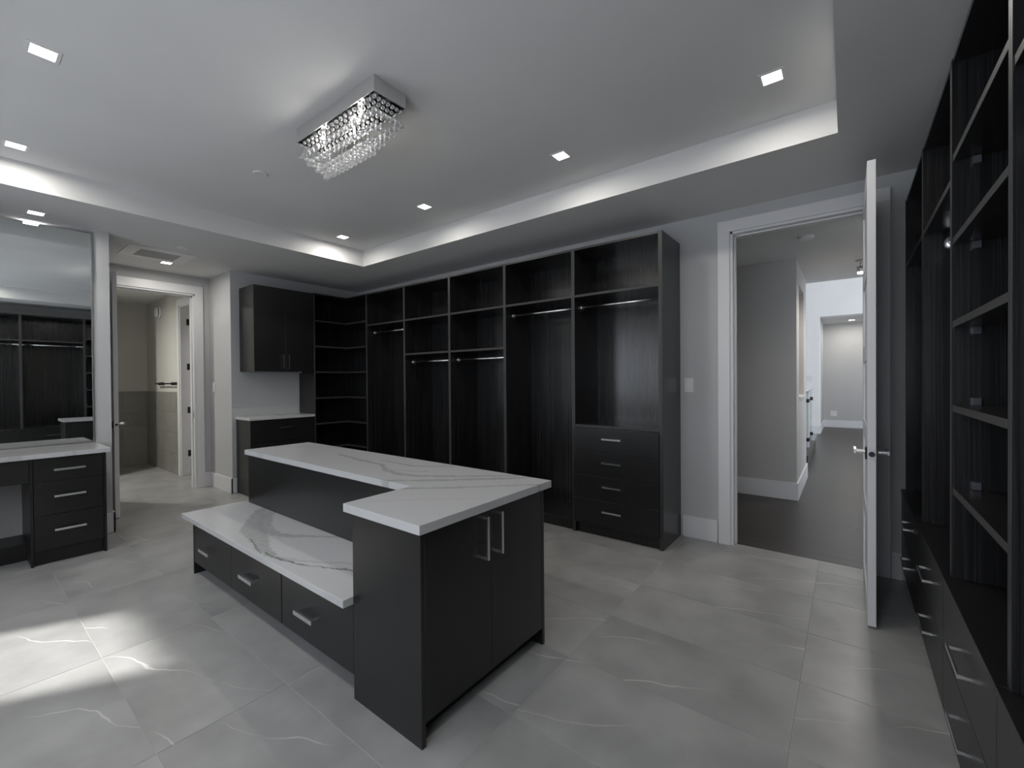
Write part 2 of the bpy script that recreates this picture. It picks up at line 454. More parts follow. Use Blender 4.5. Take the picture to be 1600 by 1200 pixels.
# baseboards
BH, BT = 0.178, 0.016
struct('baseboard_back', TRIM, (-1.108, -0.836, YW-BT, YW, 0, BH), (0.228, 0.285, YW-BT, YW, 0, BH), bev=0.002)
struct('baseboard_left', TRIM, (XM, XM+BT, 0.80, 0.903+BT, 0, BH), (XM-0.35, XM+BT, 0.903, 0.903+BT, 0, BH), bev=0.002)
struct('baseboard_recess', TRIM, (XB, XS+BT, 2.09-BT, 2.09, 0, BH), (XS, XS+BT, 2.09-BT, 2.135, 0, BH), (XB, XB+BT, 2.008, 2.09-BT, 0, BH), bev=0.002)
struct('baseboard_front', TRIM, (XM, XRW-0.5, YR, YR+BT, 0, BH), bev=0.002)
# windows behind the camera
for k, (a, b) in enumerate(WIN):
    f = struct('window_%d' % (k+1), TRIM, (a-0.09, a, YR, YR+0.02, WZ0-0.09, WZ1+0.09), (b, b+0.09, YR, YR+0.02, WZ0-0.09, WZ1+0.09),
               (a, b, YR, YR+0.02, WZ1, WZ1+0.09), (a, b, YR, YR+0.03, WZ0-0.09, WZ0))
    fr = []
    for u, v in ((a, a+0.04), (b-0.04, b)): fr.append((u, v, YR-0.10, YR-0.05, WZ0, WZ1))
    fr += [(a, b, YR-0.10, YR-0.05, WZ0, WZ0+0.04), (a, b, YR-0.10, YR-0.05, WZ1-0.04, WZ1)]
    boxes('window_frame', f, TRIM, *fr)
    boxes('pane', f, PANE, (a+0.04, b-0.04, YR-0.078, YR-0.072, WZ0+0.04, WZ1-0.04))
    if k == 1: boxes('added_sun_diffuser', f, SUN_DIFFUSER, (a+0.003, b-0.003, YR-0.040, YR-0.038, WZ0+0.02, WZ1-0.001))  # added unseen sheet: holds back direct sun, glows softly with daylight

# ---------------------------------------------------------------- hall door: casing, jamb, open leaf
CW, CT = 0.092, 0.02
struct('trim_1', TRIM, (DX0-CW, DX0-0.004, YW-CT, YW, 0, DZ+0.004), (DX1+0.004, DX1+CW+0.012, YW-CT, YW, 0, DZ+0.004), (DX0-CW, DX1+CW+0.012, YW-CT, YW, DZ+0.004, DZ+0.094),
       (DX0-0.004, DX0+0.016, YW-0.006, YW+T+0.006, 0, DZ+0.004), (DX1-0.016, DX1+0.004, YW-0.006, YW+T+0.006, 0, DZ+0.004), (DX0, DX1, YW-0.006, YW+T+0.006, DZ-0.016, DZ+0.004),
       (DX0+0.016, DX0+0.028, YW+0.045, YW+0.085, 0, DZ-0.016), (DX1-0.028, DX1-0.016, YW+0.045, YW+0.085, 0, DZ-0.016), (DX0+0.016, DX1-0.016, YW+0.045, YW+0.085, DZ-0.028, DZ-0.016),
       bev=0.0015, label='white casing and jamb around the hall doorway', cat='door casing')
def door_leaf(name, x0, x1, y0, y1, z0, z1, along, label, panels=5):
    """leaf lying along `along` ('x' or 'y'), thin the other way, recessed panels both sides"""
    root = thing(name, label, 'door', ((x0+x1)/2, (y0+y1)/2, z0), kind='structure')
    st, rail = 0.115, 0.10
    a0, a1 = (y0, y1) if along == 'y' else (x0, x1)
    t0, t1 = (x0, x1) if along == 'y' else (y0, y1)
    def B(u0, u1, v0, v1, w0, w1): return (v0, v1, u0, u1, w0, w1) if along == 'y' else (u0, u1, v0, v1, w0, w1)
    fr = [B(a0, a0+st, t0, t1, z0, z1), B(a1-st, a1, t0, t1, z0, z1)]
    hgt = (z1-z0-rail*(panels+1))/panels
    pans = []
    for k in range(panels+1):
        zz = z0+k*(hgt+rail)
        fr.append(B(a0+st, a1-st, t0, t1, zz, zz+rail))
        if k < panels: pans.append(B(a0+st, a1-st, t0+0.008, t1-0.008, zz+rail, zz+rail+hgt))
    boxes('leaf', root, TRIM, *fr, bev=0.0012)
    for p in pans: boxes('panel', root, TRIM, p)
    return root
d1 = door_leaf('door_1', 0.084, 0.120, 2.976, 3.826, 0.012, DZ-0.018, 'y', 'white panelled door standing open beside the right wardrobe')
LZ = 0.925; LY = 3.036
for s, xf in ((-1, 0.084), (1, 0.120)):
    h = boxes('handle', d1, STEELDARK, (min(xf, xf+s*0.009), max(xf, xf+s*0.009), LY-0.033, LY+0.033, LZ-0.033, LZ+0.033), bev=0.001)
    bm = bmesh.new()
    add_cyl(bm, (xf+s*0.009, LY, LZ+0.004), (xf+s*0.055, LY, LZ+0.004), 0.0115, 12)
    add_box(bm, *sorted((xf+s*0.045, xf+s*0.058)), LY-0.012, LY+0.118, LZ-0.008, LZ+0.015, bev=0.002)
    link_bm('lever', bm, CHROME, h)
boxes('latch_plate', d1, NICKEL, (0.090, 0.114, 2.9742, 2.977, LZ-0.028, LZ+0.028))
cyl('latch_bolt', d1, DARKMETAL, (0.102, 2.968, LZ), (0.102, 2.977, LZ), 0.014)
for z in (0.22, 1.25, 2.25):
    bm = bmesh.new(); add_cyl(bm, (0.126, 3.830, z-0.045), (0.126, 3.830, z+0.045), 0.006, 10); link_bm('hinge', bm, NICKEL, d1)
tag(struct('strike_plate', NICKEL, (DX0+0.016, DX0+0.0175, YW+0.004, YW+0.030, 0.89, 0.96)), 'small nickel strike plate on the left hall door jamb', 'strike plate')

# ---------------------------------------------------------------- bathroom doorway, leaf and room beyond
struct('trim_2', TRIM, (XB, XB+CT, BY1+0.004, BY1+0.086, 0, BZ+0.004), (XB, XB+CT, BY0-0.09, BY0-0.004, 0, BZ+0.004), (XB, XB+CT, BY0-0.09, BY1+0.086, BZ+0.004, BZ+0.106),
       (XB-T-0.006, XB+0.006, BY1-0.016, BY1+0.004, 0, BZ+0.004), (XB-T-0.006, XB+0.006, BY0-0.004, BY0+0.016, 0, BZ+0.004), (XB-T-0.006, XB+0.006, BY0, BY1, BZ-0.016, BZ+0.004),
       (XB-0.085, XB-0.045, BY1-0.028, BY1-0.016, 0, BZ-0.016), (XB-0.085, XB-0.045, BY0+0.016, BY1-0.016, BZ-0.028, BZ-0.016),
       bev=0.0015, label='white casing and jamb around the bathroom doorway', cat='door casing')
d2 = door_leaf('door_2', -6.525, -5.675, 1.000, 1.036, 0.012, BZ-0.006, 'x', 'white door standing open edge-on before the bathroom')
for s, yf in ((-1, 1.000), (1, 1.036)):
    h = boxes('handle', d2, DARKMETAL, (-5.735-0.033, -5.735+0.033, min(yf, yf+s*0.009), max(yf, yf+s*0.009), LZ-0.033, LZ+0.033), bev=0.001)
    bm = bmesh.new()
    add_cyl(bm, (-5.735, yf+s*0.009, LZ+0.004), (-5.735, yf+s*0.055, LZ+0.004), 0.0115, 12)
    add_box(bm, -5.735-0.118, -5.735+0.012, *sorted((yf+s*0.045, yf+s*0.058)), LZ-0.008, LZ+0.015, bev=0.002)
    link_bm('lever', bm, CHROME, h)
cyl('latch_bolt', d2, DARKMETAL, (-5.677, 1.018, LZ), (-5.667, 1.018, LZ), 0.011)
tag(struct('strike_plate', NICKEL, (XB-0.034, XB-0.004, BY1-0.0175, BY1-0.016, 0.89, 0.96)), 'small nickel strike plate on the bathroom door jamb', 'strike plate')

YBR, XBF, ZBC = 2.045, -9.2, 2.62
wb = struct('wall_bathroom_right', BATHWALL, (XBF-0.1, -7.52, YBR, YBR+0.1, -0.02, 2.8), (-6.80, XB-T, YBR, YBR+0.1, -0.02, 2.8), (-7.52, -6.80, YBR, YBR+0.1, 2.42, 2.8))
we = struct('wall_bathroom_end', BATHWALL, (XBF-0.1, XBF, -0.7, YBR, -0.02, 2.8))
struct('wall_bathroom_near', BATHWALL, (XBF-0.1, XB-T, -0.7, -0.6, -0.02, 2.8), (XB-T-0.02, XB-T, -0.6, BY0, -0.02, 2.8))
struct('wall_bathroom_partition', BATHWALL, (XBF, -8.12, 1.16, 1.24, -0.02, 2.8))
struct('ceiling_bathroom', CEIL, (XBF, XB-T, -0.6, YBR, ZBC, 2.8))
# tiled wainscot
for (zlo, zhi), sh in zip(((0.0, 0.30), (0.30, 0.60), (0.60, 0.90), (0.90, 1.20)), (0.0, 0.3, 0.0, 0.3)):
    x = XBF
    first = True
    while x < -7.62:
        L = (0.6 if not first or sh == 0 else 0.3); first = False
        e = min(x+L, -7.612)
        boxes('tile', wb, WTILE, (x+0.0012, e-0.0012, YBR-0.010, YBR, zlo+0.0012, zhi-0.0012)); x += L
    y = YBR-0.012; first = True
    while y > 1.25:
        L = (0.6 if not first or sh == 0 else 0.3); first = False
        e = max(y-L, 1.25)
        boxes('tile', we, WTILE, (XBF, XBF+0.010, e+0.0012, y-0.0012, zlo+0.0012, zhi-0.0012)); y -= L
struct('trim_3', TRIM, (-7.61, -7.52, YBR-0.02, YBR, 0, 2.42), (-7.61, -6.71, YBR-0.02, YBR, 2.42, 2.515), (-6.80, -6.71, YBR-0.02, YBR, 0, 2.42),
       (-7.524, -7.504, YBR-0.006, YBR+0.106, 0, 2.42), (-6.816, -6.796, YBR-0.006, YBR+0.106, 0, 2.42), (-7.52, -6.80, YBR-0.006, YBR+0.106, 2.40, 2.424),
       bev=0.0015, label='white casing of the inner doorway seen through the bathroom door', cat='door casing')
d3 = door_leaf('door_3', -7.500, -7.464, YBR+0.108, YBR+0.80, 0.012, 2.395, 'y', 'white inner bathroom door hanging on dark hinges')
for z in (0.32, 0.94, 1.56, 2.20):
    boxes('hinge', d3, DARKMETAL, (-7.5035, -7.4985, YBR+0.070, YBR+0.106, z-0.045, z+0.045), bev=0.002)
struct('wall_closet_beyond', BATHWALL, (-7.9, -6.6, 2.9, 3.0, -0.02, 2.8), (-7.9, -7.8, 2.145, 2.9, -0.02, 2.8), (-6.67, -6.6, 2.19, 2.9, -0.02, 2.8), (-7.9, -6.6, 2.145, 2.9, 2.6, 2.8), (-7.8, -6.7, 2.145, 2.9, -0.06, -0.001))
t = thing('towel_bar', 'dark towel bar mounted above the bathroom wall tiles', 'towel bar', (-8.05, YBR, 1.32))
cyl('rail', t, DARKMETAL, (-8.47, YBR-0.06, 1.32), (-7.66, YBR-0.06, 1.32), 0.010, 12)
for x in (-8.30, -7.69):
    cyl('bracket', t, DARKMETAL, (x, YBR, 1.32), (x, YBR-0.07, 1.32), 0.022, 14)
t = thing('wall_vent', 'round white vent high on the bathroom wall', 'vent', (-8.43, YBR, 2.42))
cyl('collar', t, PLASTIC, (-8.43, YBR, 2.42), (-8.43, YBR-0.035, 2.42), 0.085, 28)
cyl('cover', t, PLASTIC, (-8.43, YBR-0.045, 2.42), (-8.43, YBR-0.062, 2.42), 0.070, 28)
cyl('stem', t, PLASTIC, (-8.43, YBR-0.03, 2.42), (-8.43, YBR-0.05, 2.42), 0.02, 10)

# ---------------------------------------------------------------- hall and great room seen through the open door
ZH = 2.63
hx = -0.437
struct('wall_hall_facing', HALLWALL, (-2.6, hx-0.12, 5.63, 5.75, -0.02, 2.8))
NY0, NY1, NZ0, NZ1 = 5.93, 6.62, 1.10, 2.40
struct('wall_hall_left', HALLWALL, (hx-0.12, hx, 5.63, NY0, -0.02, 2.8), (hx-0.12, hx, NY1, 7.03, -0.02, 2.8), (hx-0.12, hx, NY0, NY1, -0.02, NZ0), (hx-0.12, hx, NY0, NY1, NZ1, 2.8))
struct('wall_hall_niche', NICHE, (hx-0.52, hx-0.50, NY0-0.1, NY1+0.1, NZ0-0.1, NZ1+0.1), (hx-0.5, hx-0.12, NY0-0.1, NY0-0.08, NZ0-0.1, NZ1+0.1), (hx-0.5, hx-0.12, NY1+0.08, NY1+0.1, NZ0-0.1, NZ1+0.1),
       (hx-0.5, hx-0.12, NY0-0.1, NY1+0.1, NZ1+0.08, NZ1+0.1), (hx-0.5, hx-0.12, NY0-0.1, NY1+0.1, NZ0-0.1, NZ0-0.08))
struct('trim_4', TRIM, (hx-0.13, hx+0.015, NY0-0.01, NY1+0.01, NZ0, NZ0+0.02))
struct('ceiling_hall', CEIL, (-2.6, 1.25, YW+T, 7.24, ZH, 2.99))
struct('wall_hall_right', HALLWALL, (1.15, 1.27, YW+T, 7.2, -0.02, 2.8))
struct('wall_hall_near_left', HALLWALL, (-2.72, -2.6, YW+T, 5.75, -0.02, 2.8))
struct('baseboard_hall', TRIM, (-2.6, hx, 5.63-BT, 5.63, 0, 0.19), (hx, hx+BT, 5.63-BT, 7.03+BT, 0, 0.19), (hx-0.12, hx+BT, 7.03, 7.03+BT, 0, 0.19), bev=0.002)
PY = 12.7
struct('wall_great_room', GREATWALL, (-3.5, -0.52, PY, PY+0.35, -0.02, 4.6), (-0.52, 4.0, PY, PY+0.35, 2.785, 4.6), (3.0, 4.0, PY, PY+0.35, -0.02, 2.785))
struct('wall_great_room_left', GREATWALL, (-3.62, -3.5, 5.75, PY+0.35, -0.02, 4.6))
struct('wall_above_hall', GREATWALL, (-3.5, 4.0, 7.12, 7.24, 2.8, 4.6), (1.27, 4.0, 7.12, 7.24, -0.02, 2.8))
GX = 2.60
struct('wall_great_room_window', GREATWALL, (GX, GX+0.12, 7.24, 7.5, -0.02, 4.6), (GX, GX+0.12, 12.5, PY, -0.02, 4.6), (GX, GX+0.12, 7.5, 12.5, -0.02, 0.3), (GX, GX+0.12, 7.5, 12.5, 4.3, 4.6))
struct('ceiling_great_room', CEIL, (-3.62, 4.0, 7.12, PY+0.35, 4.55, 4.7))
struct('wall_hall_end', HALLWALL, (-1.2, 3.4, 14.6, 14.72, -0.02, 2.9), (-0.62, -0.52, PY+0.35, 14.6, -0.02, 2.9), (3.3, 3.42, PY+0.35, 14.6, -0.02, 2.9))
struct('ceiling_end', CEIL, (-1.2, 3.4, PY+0.35, 14.72, 2.785, 2.9))
struct('baseboard_hall_end', TRIM, (-0.52, 3.3, 14.6-BT, 14.6, 0, 0.19), (-0.52, -0.52+BT, PY+0.35, 14.6-BT, 0, 0.19), bev=0.002)
struct('baseboard_great_room', TRIM, (-1.2, -0.52, PY-BT, PY, 0, 0.19), (-0.52, -0.52+BT, PY-BT, PY+0.35, 0, 0.19), bev=0.002)
struct('floor_stair', simple('stair_void', (0.35, 0.35, 0.35), 0.8), (-3.5, -0.56, 7.04, PY, -0.03, 0.002))
win3 = struct('window_4', TRIM, (GX+0.02, GX+0.08, 7.5, 7.58, 0.3, 4.3), (GX+0.02, GX+0.08, 12.42, 12.5, 0.3, 4.3), (GX+0.02, GX+0.08, 7.58, 12.42, 0.3, 0.38), (GX+0.02, GX+0.08, 7.58, 12.42, 4.22, 4.3), (GX+0.02, GX+0.08, 9.97, 10.03, 0.38, 4.22))
for a, b in ((7.58, 9.97), (10.03, 12.42)): boxes('pane', win3, PANE, (GX+0.045, GX+0.051, a, b, 0.38, 4.22))
t = thing('stair_railing', 'glass stair railing with dark clamps beyond the hall wall', 'railing', (-0.52, 8.7, 0))
boxes('curb', t, simple('railing_curb', (0.045, 0.04, 0.036), 0.5), (-0.60, -0.47, 7.9, 9.9, 0.0, 0.16), bev=0.004)
for a, b in ((7.95, 8.85), (8.92, 9.85)):
    g = boxes('glass_panel', t, RAILGLASS, (-0.536, -0.524, a, b, 0.17, 1.12))
    for yy in (a+0.07, b-0.07):
        for zz in (0.30, 0.95): boxes('clamp', g, DARKMETAL, (-0.55, -0.505, yy-0.03, yy+0.03, zz-0.03, zz+0.03), bev=0.003)
boxes('post', t, TRIM, (-0.55, -0.51, 8.865, 8.905, 0.16, 1.12), bev=0.003)
boxes('top_rail', t, STEEL, (-0.56, -0.50, 7.9, 9.9, 1.12, 1.16), bev=0.004)
def plate(name, label, cat, c, nrm, w_, h_, kind='switch'):
    """wall plate centred at c; nrm one of +x -x +y -y"""
    t = thing(name, label, cat, c)
    c = Vector(c); s = 1 if nrm[0] == '+' else -1
    def B(u0, u1, d0, d1, z0, z1):
        d0, d1 = sorted((d0*s, d1*s))
        return (c.x+d0, c.x+d1, c.y+u0, c.y+u1, c.z+z0, c.z+z1) if nrm[1] == 'x' else (c.x+u0, c.x+u1, c.y+d0, c.y+d1, c.z+z0, c.z+z1)
    boxes('plate', t, PLASTIC, B(-w_/2, w_/2, 0, 0.006, -h_/2, h_/2), bev=0.0015)
    if kind == 'switch': boxes('rocker', t, TRIM, B(-w_*0.23, w_*0.23, 0.006, 0.0095, -h_*0.29, h_*0.29), bev=0.001)
    else:
        for dz in (-0.24, 0.24): boxes('socket', t, TRIM, B(-w_*0.25, w_*0.25, 0.006, 0.0085, h_*dz-h_*0.14, h_*dz+h_*0.14), bev=0.001)
    return t
plate('light_switch', 'white light switch on the wall between wardrobe and hall doorway', 'switch', (-1.056, YW, 1.278), '-y', 0.074, 0.118)
plate('light_switch', 'white light switch on the side wall beside the bathroom doorway', 'switch', (-6.40, 2.09, 1.275), '-y', 0.085, 0.125)
plate('light_switch', 'small white switch plate on the bright far wall of the hall', 'switch', (-0.735, PY, 1.33), '-y', 0.12, 0.12)
plate('wall_outlet', 'white wall outlet above the baseboard at the end of the hall', 'outlet', (-0.29, 14.6, 0.37), '-y', 0.14, 0.14, 'outlet')

# ---------------------------------------------------------------- ceiling fittings
def downlight(label, x, y, z, size=0.085, watts=None, group=None, col=(1.0, 0.96, 0.9)):
    t = thing('recessed_light', label, 'ceiling light', (x, y, z), group)
    h = size/2; o = h+0.014
    boxes('trim', t, PLASTIC, (x-o, x-h, y-o, y+o, z-0.003, z), (x+h, x+o, y-o, y+o, z-0.003, z), (x-h, x+h, y-o, y-h, z-0.003, z), (x-h, x+h, y+h, y+o, z-0.003, z))
    boxes('diffuser', t, LED, (x-h, x+h, y-h, y+h, z-0.0028, z-0.0005))
    l = bpy.data.lights.new('downlight', 'AREA'); l.shape = 'SQUARE'; l.size = size*0.95
    l.energy = DOWNLIGHT_W if watts is None else watts; l.color = col; l.spread = math.radians(175)
    lo = bpy.data.objects.new('downlight', l); COL.objects.link(lo); lo.parent = t; lo.location = (0, 0, -0.0075)
    return t
LX = (-4.205, -2.925, -1.54, -0.30)
names = {(0, 1): 'square recessed light in the tray corner nearest the corner shelves', (1, 1): 'square recessed light, second from the corner along the wardrobe side of the tray',
         (2, 1): 'square recessed light, third from the corner along the wardrobe side of the tray', (3, 1): 'square recessed light at the tray corner near the open hall door',
         (0, 0): 'square recessed light at the bright tray edge above the vanity', (1, 0): 'square recessed light in the tray, topmost at the upper left of the photo',
         (2, 0): 'square recessed light in the tray overhead between chandelier and camera', (3, 0): 'square recessed light in the tray overhead beside the right wardrobe'}
for j, yy in enumerate((0.291, 2.568)):
    for i, xx in enumerate(LX):
        downlight(names[(i, j)], xx, yy, ZT, group='recessed lights in the tray ceiling')
downlight('square recessed light in the soffit just before the mirror', -5.045, 0.449, ZC, group='recessed lights in the lower ceiling')
downlight('square recessed light before the bathroom doorway next to the ceiling vent', -6.02, 1.52, ZC, group='recessed lights in the lower ceiling')
downlight('square recessed light in the bathroom ceiling behind the partition', -7.6, 0.5, ZBC, watts=34, col=(1.0, 0.97, 0.90))
downlight('square recessed light in the far room at the end of the hall', 0.09, 13.95, 2.785, size=0.12, watts=10)
def spot_lamp(label, x, y, watts=50):
    t = thing('spot_lamp', label, 'lamp', (x, y, ZH), 'spot lamps on the hall ceiling')
    cyl('canopy', t, NICKEL, (x, y, ZH-0.02), (x, y, ZH), 0.045, 20)
    cyl('stem', t, NICKEL, (x, y, ZH-0.07), (x, y, ZH-0.02), 0.008, 10)
    cyl('head', t, NICKEL, (x, y, ZH-0.13), (x, y, ZH-0.07), 0.035, 20)
    cyl('bulb', t, BULB, (x, y, ZH-0.145), (x, y, ZH-0.13), 0.028, 20)
    l = bpy.data.lights.new('spot_glow', 'SPOT'); l.energy = watts; l.spot_size = math.radians(165); l.spot_blend = 0.8; l.shadow_soft_size = 0.10; l.color = (1, 0.95, 0.88)
    lo = bpy.data.objects.new('spot_glow', l); COL.objects.link(lo); lo.parent = t; lo.location = (0, 0, -0.16)
spot_lamp('small lit spot lamp hanging from the hall ceiling beside the open door', 0.119, 6.2)
spot_lamp('added unseen spot lamp on the hall ceiling behind the open door leaf', 0.50, 4.75, 16)  # extra lamp added out of view to brighten the hall wall
def disc(name, label, cat, x, y, z, r, h):
    t = thing(name, label, cat, (x, y, z))
    cyl('base', t, PLASTIC, (x, y, z), (x, y, z-h*0.4), r, 32)
    cyl('cover', t, PLASTIC, (x, y, z-h*0.4), (x, y, z-h), r*0.97, 32, r2=r*0.85)
disc('sprinkler_cover', 'small round white cap on the tray ceiling left of the chandelier', 'sprinkler cover', -3.39, 1.419, ZT, 0.05, 0.008)
disc('sprinkler_cover', 'small round white cap on the soffit beside the ceiling vent', 'sprinkler cover', -5.23, 1.451, ZC, 0.05, 0.008)
disc('smoke_detector', 'round white detector on the hall ceiling seen through the doorway', 'detector', -0.30, 4.84, ZH, 0.065, 0.025)
t = thing('ceiling_vent', 'rectangular white air vent in the ceiling before the bathroom', 'vent', (-5.70, 1.36, ZC))
boxes('frame', t, PLASTIC, (-5.95, -5.45, 1.09, 1.20, ZC-0.008, ZC), (-5.95, -5.45, 1.535, 1.645, ZC-0.008, ZC), (-5.95, -5.87, 1.20, 1.535, ZC-0.008, ZC), (-5.56, -5.45, 1.20, 1.535, ZC-0.008, ZC), bev=0.002)
boxes('core', t, GRILLE, (-5.87, -5.56, 1.20, 1.535, ZC-0.002, ZC))
for k in range(9):
    xx = -5.86+k*0.0355
    boxes('slat', t, GRILLE, (xx, xx+0.022, 1.205, 1.53, ZC-0.006, ZC-0.002))

# ---------------------------------------------------------------- chandelier
cx0, cx1, cy0, cy1, cz = -2.634, -1.858, 1.311, 1.508, 2.775
ch = thing('chandelier', 'rectangular flush chandelier with rows of hanging crystal balls', 'chandelier', ((cx0+cx1)/2, (cy0+cy1)/2, ZT))
boxes('housing', ch, STEEL, (cx0, cx0+0.004, cy0+0.004, cy1-0.004, cz, ZT), (cx1-0.004, cx1, cy0+0.004, cy1-0.004, cz, ZT), (cx0, cx1, cy0, cy0+0.004, cz, ZT), (cx0, cx1, cy1-0.004, cy1, cz, ZT))
boxes('mirror_plate', ch, STEELDARK, (cx0+0.004, cx1-0.004, cy0+0.004, cy1-0.004, cz+0.0005, cz+0.006))
NXC, NYC = 18, 7
ball = None
wires = bmesh.new(); beads = bmesh.new()
def ico(r, sub=2):
    bm = bmesh.new(); bmesh.ops.create_icosphere(bm, subdivisions=sub, radius=r); return bm
for i in range(NXC):
    for j in range(NYC):
        x = cx0+0.02+(cx1-cx0-0.04)*i/(NXC-1); y = cy0+0.016+(cy1-cy0-0.032)*j/(NYC-1)
        ring = min(i, NXC-1-i, j, NYC-1-j, 3)
        zb = 2.688-0.045*ring
        if ball is None:
            bm = ico(0.0158); bmesh.ops.translate(bm, verts=bm.verts, vec=(x, y, zb)); ball = link_bm('crystal', bm, CLEAR, ch, smooth=True)
        else: copy_at(ball, ch, (x, y, zb))
        bmesh.ops.create_icosphere(beads, subdivisions=2, radius=0.0105, matrix=Matrix.Translation((x, y, cz-0.016)))
        add_cyl(wires, (x, y, zb+0.012), (x, y, cz+0.0005), 0.0004, 4)
w_ = link_bm('wire', wires, CLEAR, ch); w_['kind'] = 'stuff'
b_ = link_bm('bead', beads, CLEAR, ch, smooth=True); b_['kind'] = 'stuff'
for i in range(3):
    x = cx0+0.20+i*(cx1-cx0-0.40)/2; y = (cy0+cy1)/2 + (0.04 if i % 2 else -0.04)
    bm = bmesh.new(); add_cyl(bm, (x, y, cz-0.028), (x, y, cz+0.0005), 0.006, 10); link_bm('bulb', bm, BULB, ch)
    l = bpy.data.lights.new('bulb_glow', 'POINT'); l.energy = 1.1; l.shadow_soft_size = 0.02; l.color = (1, 0.96, 0.9)
    lo = bpy.data.objects.new('bulb_glow', l); COL.objects.link(lo); lo.parent = ch; lo.location = Vector((x, y, cz-0.055)) - ORG[ch.name]

# ---------------------------------------------------------------- wardrobe run on the back wall
TH = 0.016
ZW = 2.477
DIV = [-4.987, -4.220, -3.451, -2.678, -1.909, -1.142]
YB_ = YW-0.003
def rod(parent, a, b, r=0.0125):
    a, b = Vector(a), Vector(b); d = (b-a).normalized()
    o = cyl('rod', parent, CHROME, a, b, r, 14)
    for e, s in ((a, 1), (b, -1)):
        bm = bmesh.new(); add_cyl(bm, e, e+d*s*0.006, 0.030, 18); add_cyl(bm, e+d*s*0.006, e+d*s*0.022, 0.019, 18)
        link_bm('flange', bm, CHROME, o, smooth=False)
    return o
labels = ['black wardrobe bay with one shelf and high rod next to the corner shelves',
          'black wardrobe bay with two shelves and low rod, the left of the twin bays',
          'black wardrobe bay with two shelves and low rod, the right of the twin bays',
          'black wardrobe bay with full-height hanging space left of the four-drawer bay',
          'black wardrobe end bay with hanging rod over four drawers']
for k in range(5):
    a, b = DIV[k], DIV[k+1]
    if k == 4: b = -1.142+TH
    t = thing('wardrobe_unit', labels[k], 'wardrobe', ((a+b)/2, (YA+YW)/2, 0), 'built-in wardrobe bays on the back wall')
    ia, ib = a+TH, b-TH
    if k == 4: ib = b-2*TH
    boxes('side_panel', t, OAK, (a, ia, YA, YB_, 0.0, ZW), bev=0.0008, band=(0, -1, 0))
    boxes('side_panel', t, OAK, (ib, b, YA, YB_, 0.0, ZW), bev=0.0008, band=(0, -1, 0))
    boxes('back_panel', t, OAK, (ia, ib, YB_-0.010, YB_, 0.0, ZW))
    boxes('top_panel', t, OAK, (ia, ib, YA+0.002, YB_-0.010, ZW-0.018, ZW), band=(0, -1, 0))
    boxes('bottom_panel', t, OAK, (ia, ib, YA+0.002, YB_-0.010, 0.088, 0.108))
    boxes('toe_kick', t, OAK, (ia, ib, YA+0.028, YA+0.044, 0.0, 0.088))
    def shelf(z, th=0.022): boxes('shelf', t, OAK, (ia+0.0005, ib-0.0005, YA+0.003, YB_-0.010, z-th, z), bev=0.0008, band=(0, -1, 0))
    shelf(2.072)
    yr = 3.495
    if k in (1, 2):
        shelf(1.662); rod(t, (ia, yr, 1.565), (ib, yr, 1.565))
    else:
        rod(t, (ia, yr, 1.978), (ib, yr, 1.978))
    if k == 4:
        shelf(0.943, 0.025)
        zs = [0.098, 0.312, 0.512, 0.713, 0.913]
        for q in range(4):
            d = boxes('drawer', t, OAKF, (ia-0.012, ib+0.004, YA-0.018, YA+0.001, zs[q]+0.0012, zs[q+1]-0.0012), bev=0.001)
            zc_ = (zs[q]+zs[q+1])/2+0.02
            pull(d, (-1.624, YA-0.018, zc_), (-1.456, YA-0.018, zc_), (0, -1, 0), th=0.006, wide=0.014, proj=0.028)
        boxes('drawer_case', t, OAK, (ia, ib, YA+0.004, YB_-0.012, 0.108, 0.916))
# corner shelving
t = thing('corner_shelf_unit', 'black corner unit of stacked L-shaped shelves between cabinets and wardrobe', 'shelving', (-5.5, 3.5, 0))
XC = -5.45; YC0 = 2.905
boxes('side_panel', t, OAK, (XS+0.003, XC, YC0, YC0+TH, 0, ZW), bev=0.0008, band=(1, 0, 0))
boxes('side_panel', t, OAK, (DIV[0]-TH, DIV[0]-0.0005, YA, YB_, 0, ZW), bev=0.0008, band=(0, -1, 0))
boxes('back_panel', t, OAK, (XS+0.003, DIV[0]-TH, YB_-0.010, YB_, 0, ZW))
boxes('back_panel', t, OAK, (XS+0.003, XS+0.013, YC0+TH, YB_-0.010, 0, ZW))
def Lpts(e=0.0): return [(XS+0.0135, YC0+TH+0.0005), (XC-e, YC0+TH+0.0005), (XC-e, YA+e), (DIV[0]-TH-0.0005, YA+e), (DIV[0]-TH-0.0005, YB_-0.0105), (XS+0.0135, YB_-0.0105)]
for z in (0.115, 0.472, 0.794, 1.129, 1.467, 1.80, 2.132): banded(banded(prism('shelf', t, OAK, Lpts(0.004), z-0.022, z), (0, -1, 0)), (1, 0, 0))
prism('top_panel', t, OAK, Lpts(0.002), ZW-0.018, ZW)
boxes('toe_kick', t, OAK, (XC-0.046, XC-0.03, YC0+TH, YA+0.045, 0, 0.093))
boxes('toe_kick', t, OAK, (XC-0.03, DIV[0]-TH, YA+0.029, YA+0.045, 0, 0.093))
for z in (0.472, 0.794, 1.129, 1.467, 1.80):
    boxes('joint_clip', t, NICKEL, (XC-0.003, XC+0.0005, YA+0.0035, YA+0.0075, z-0.018, z-0.004))
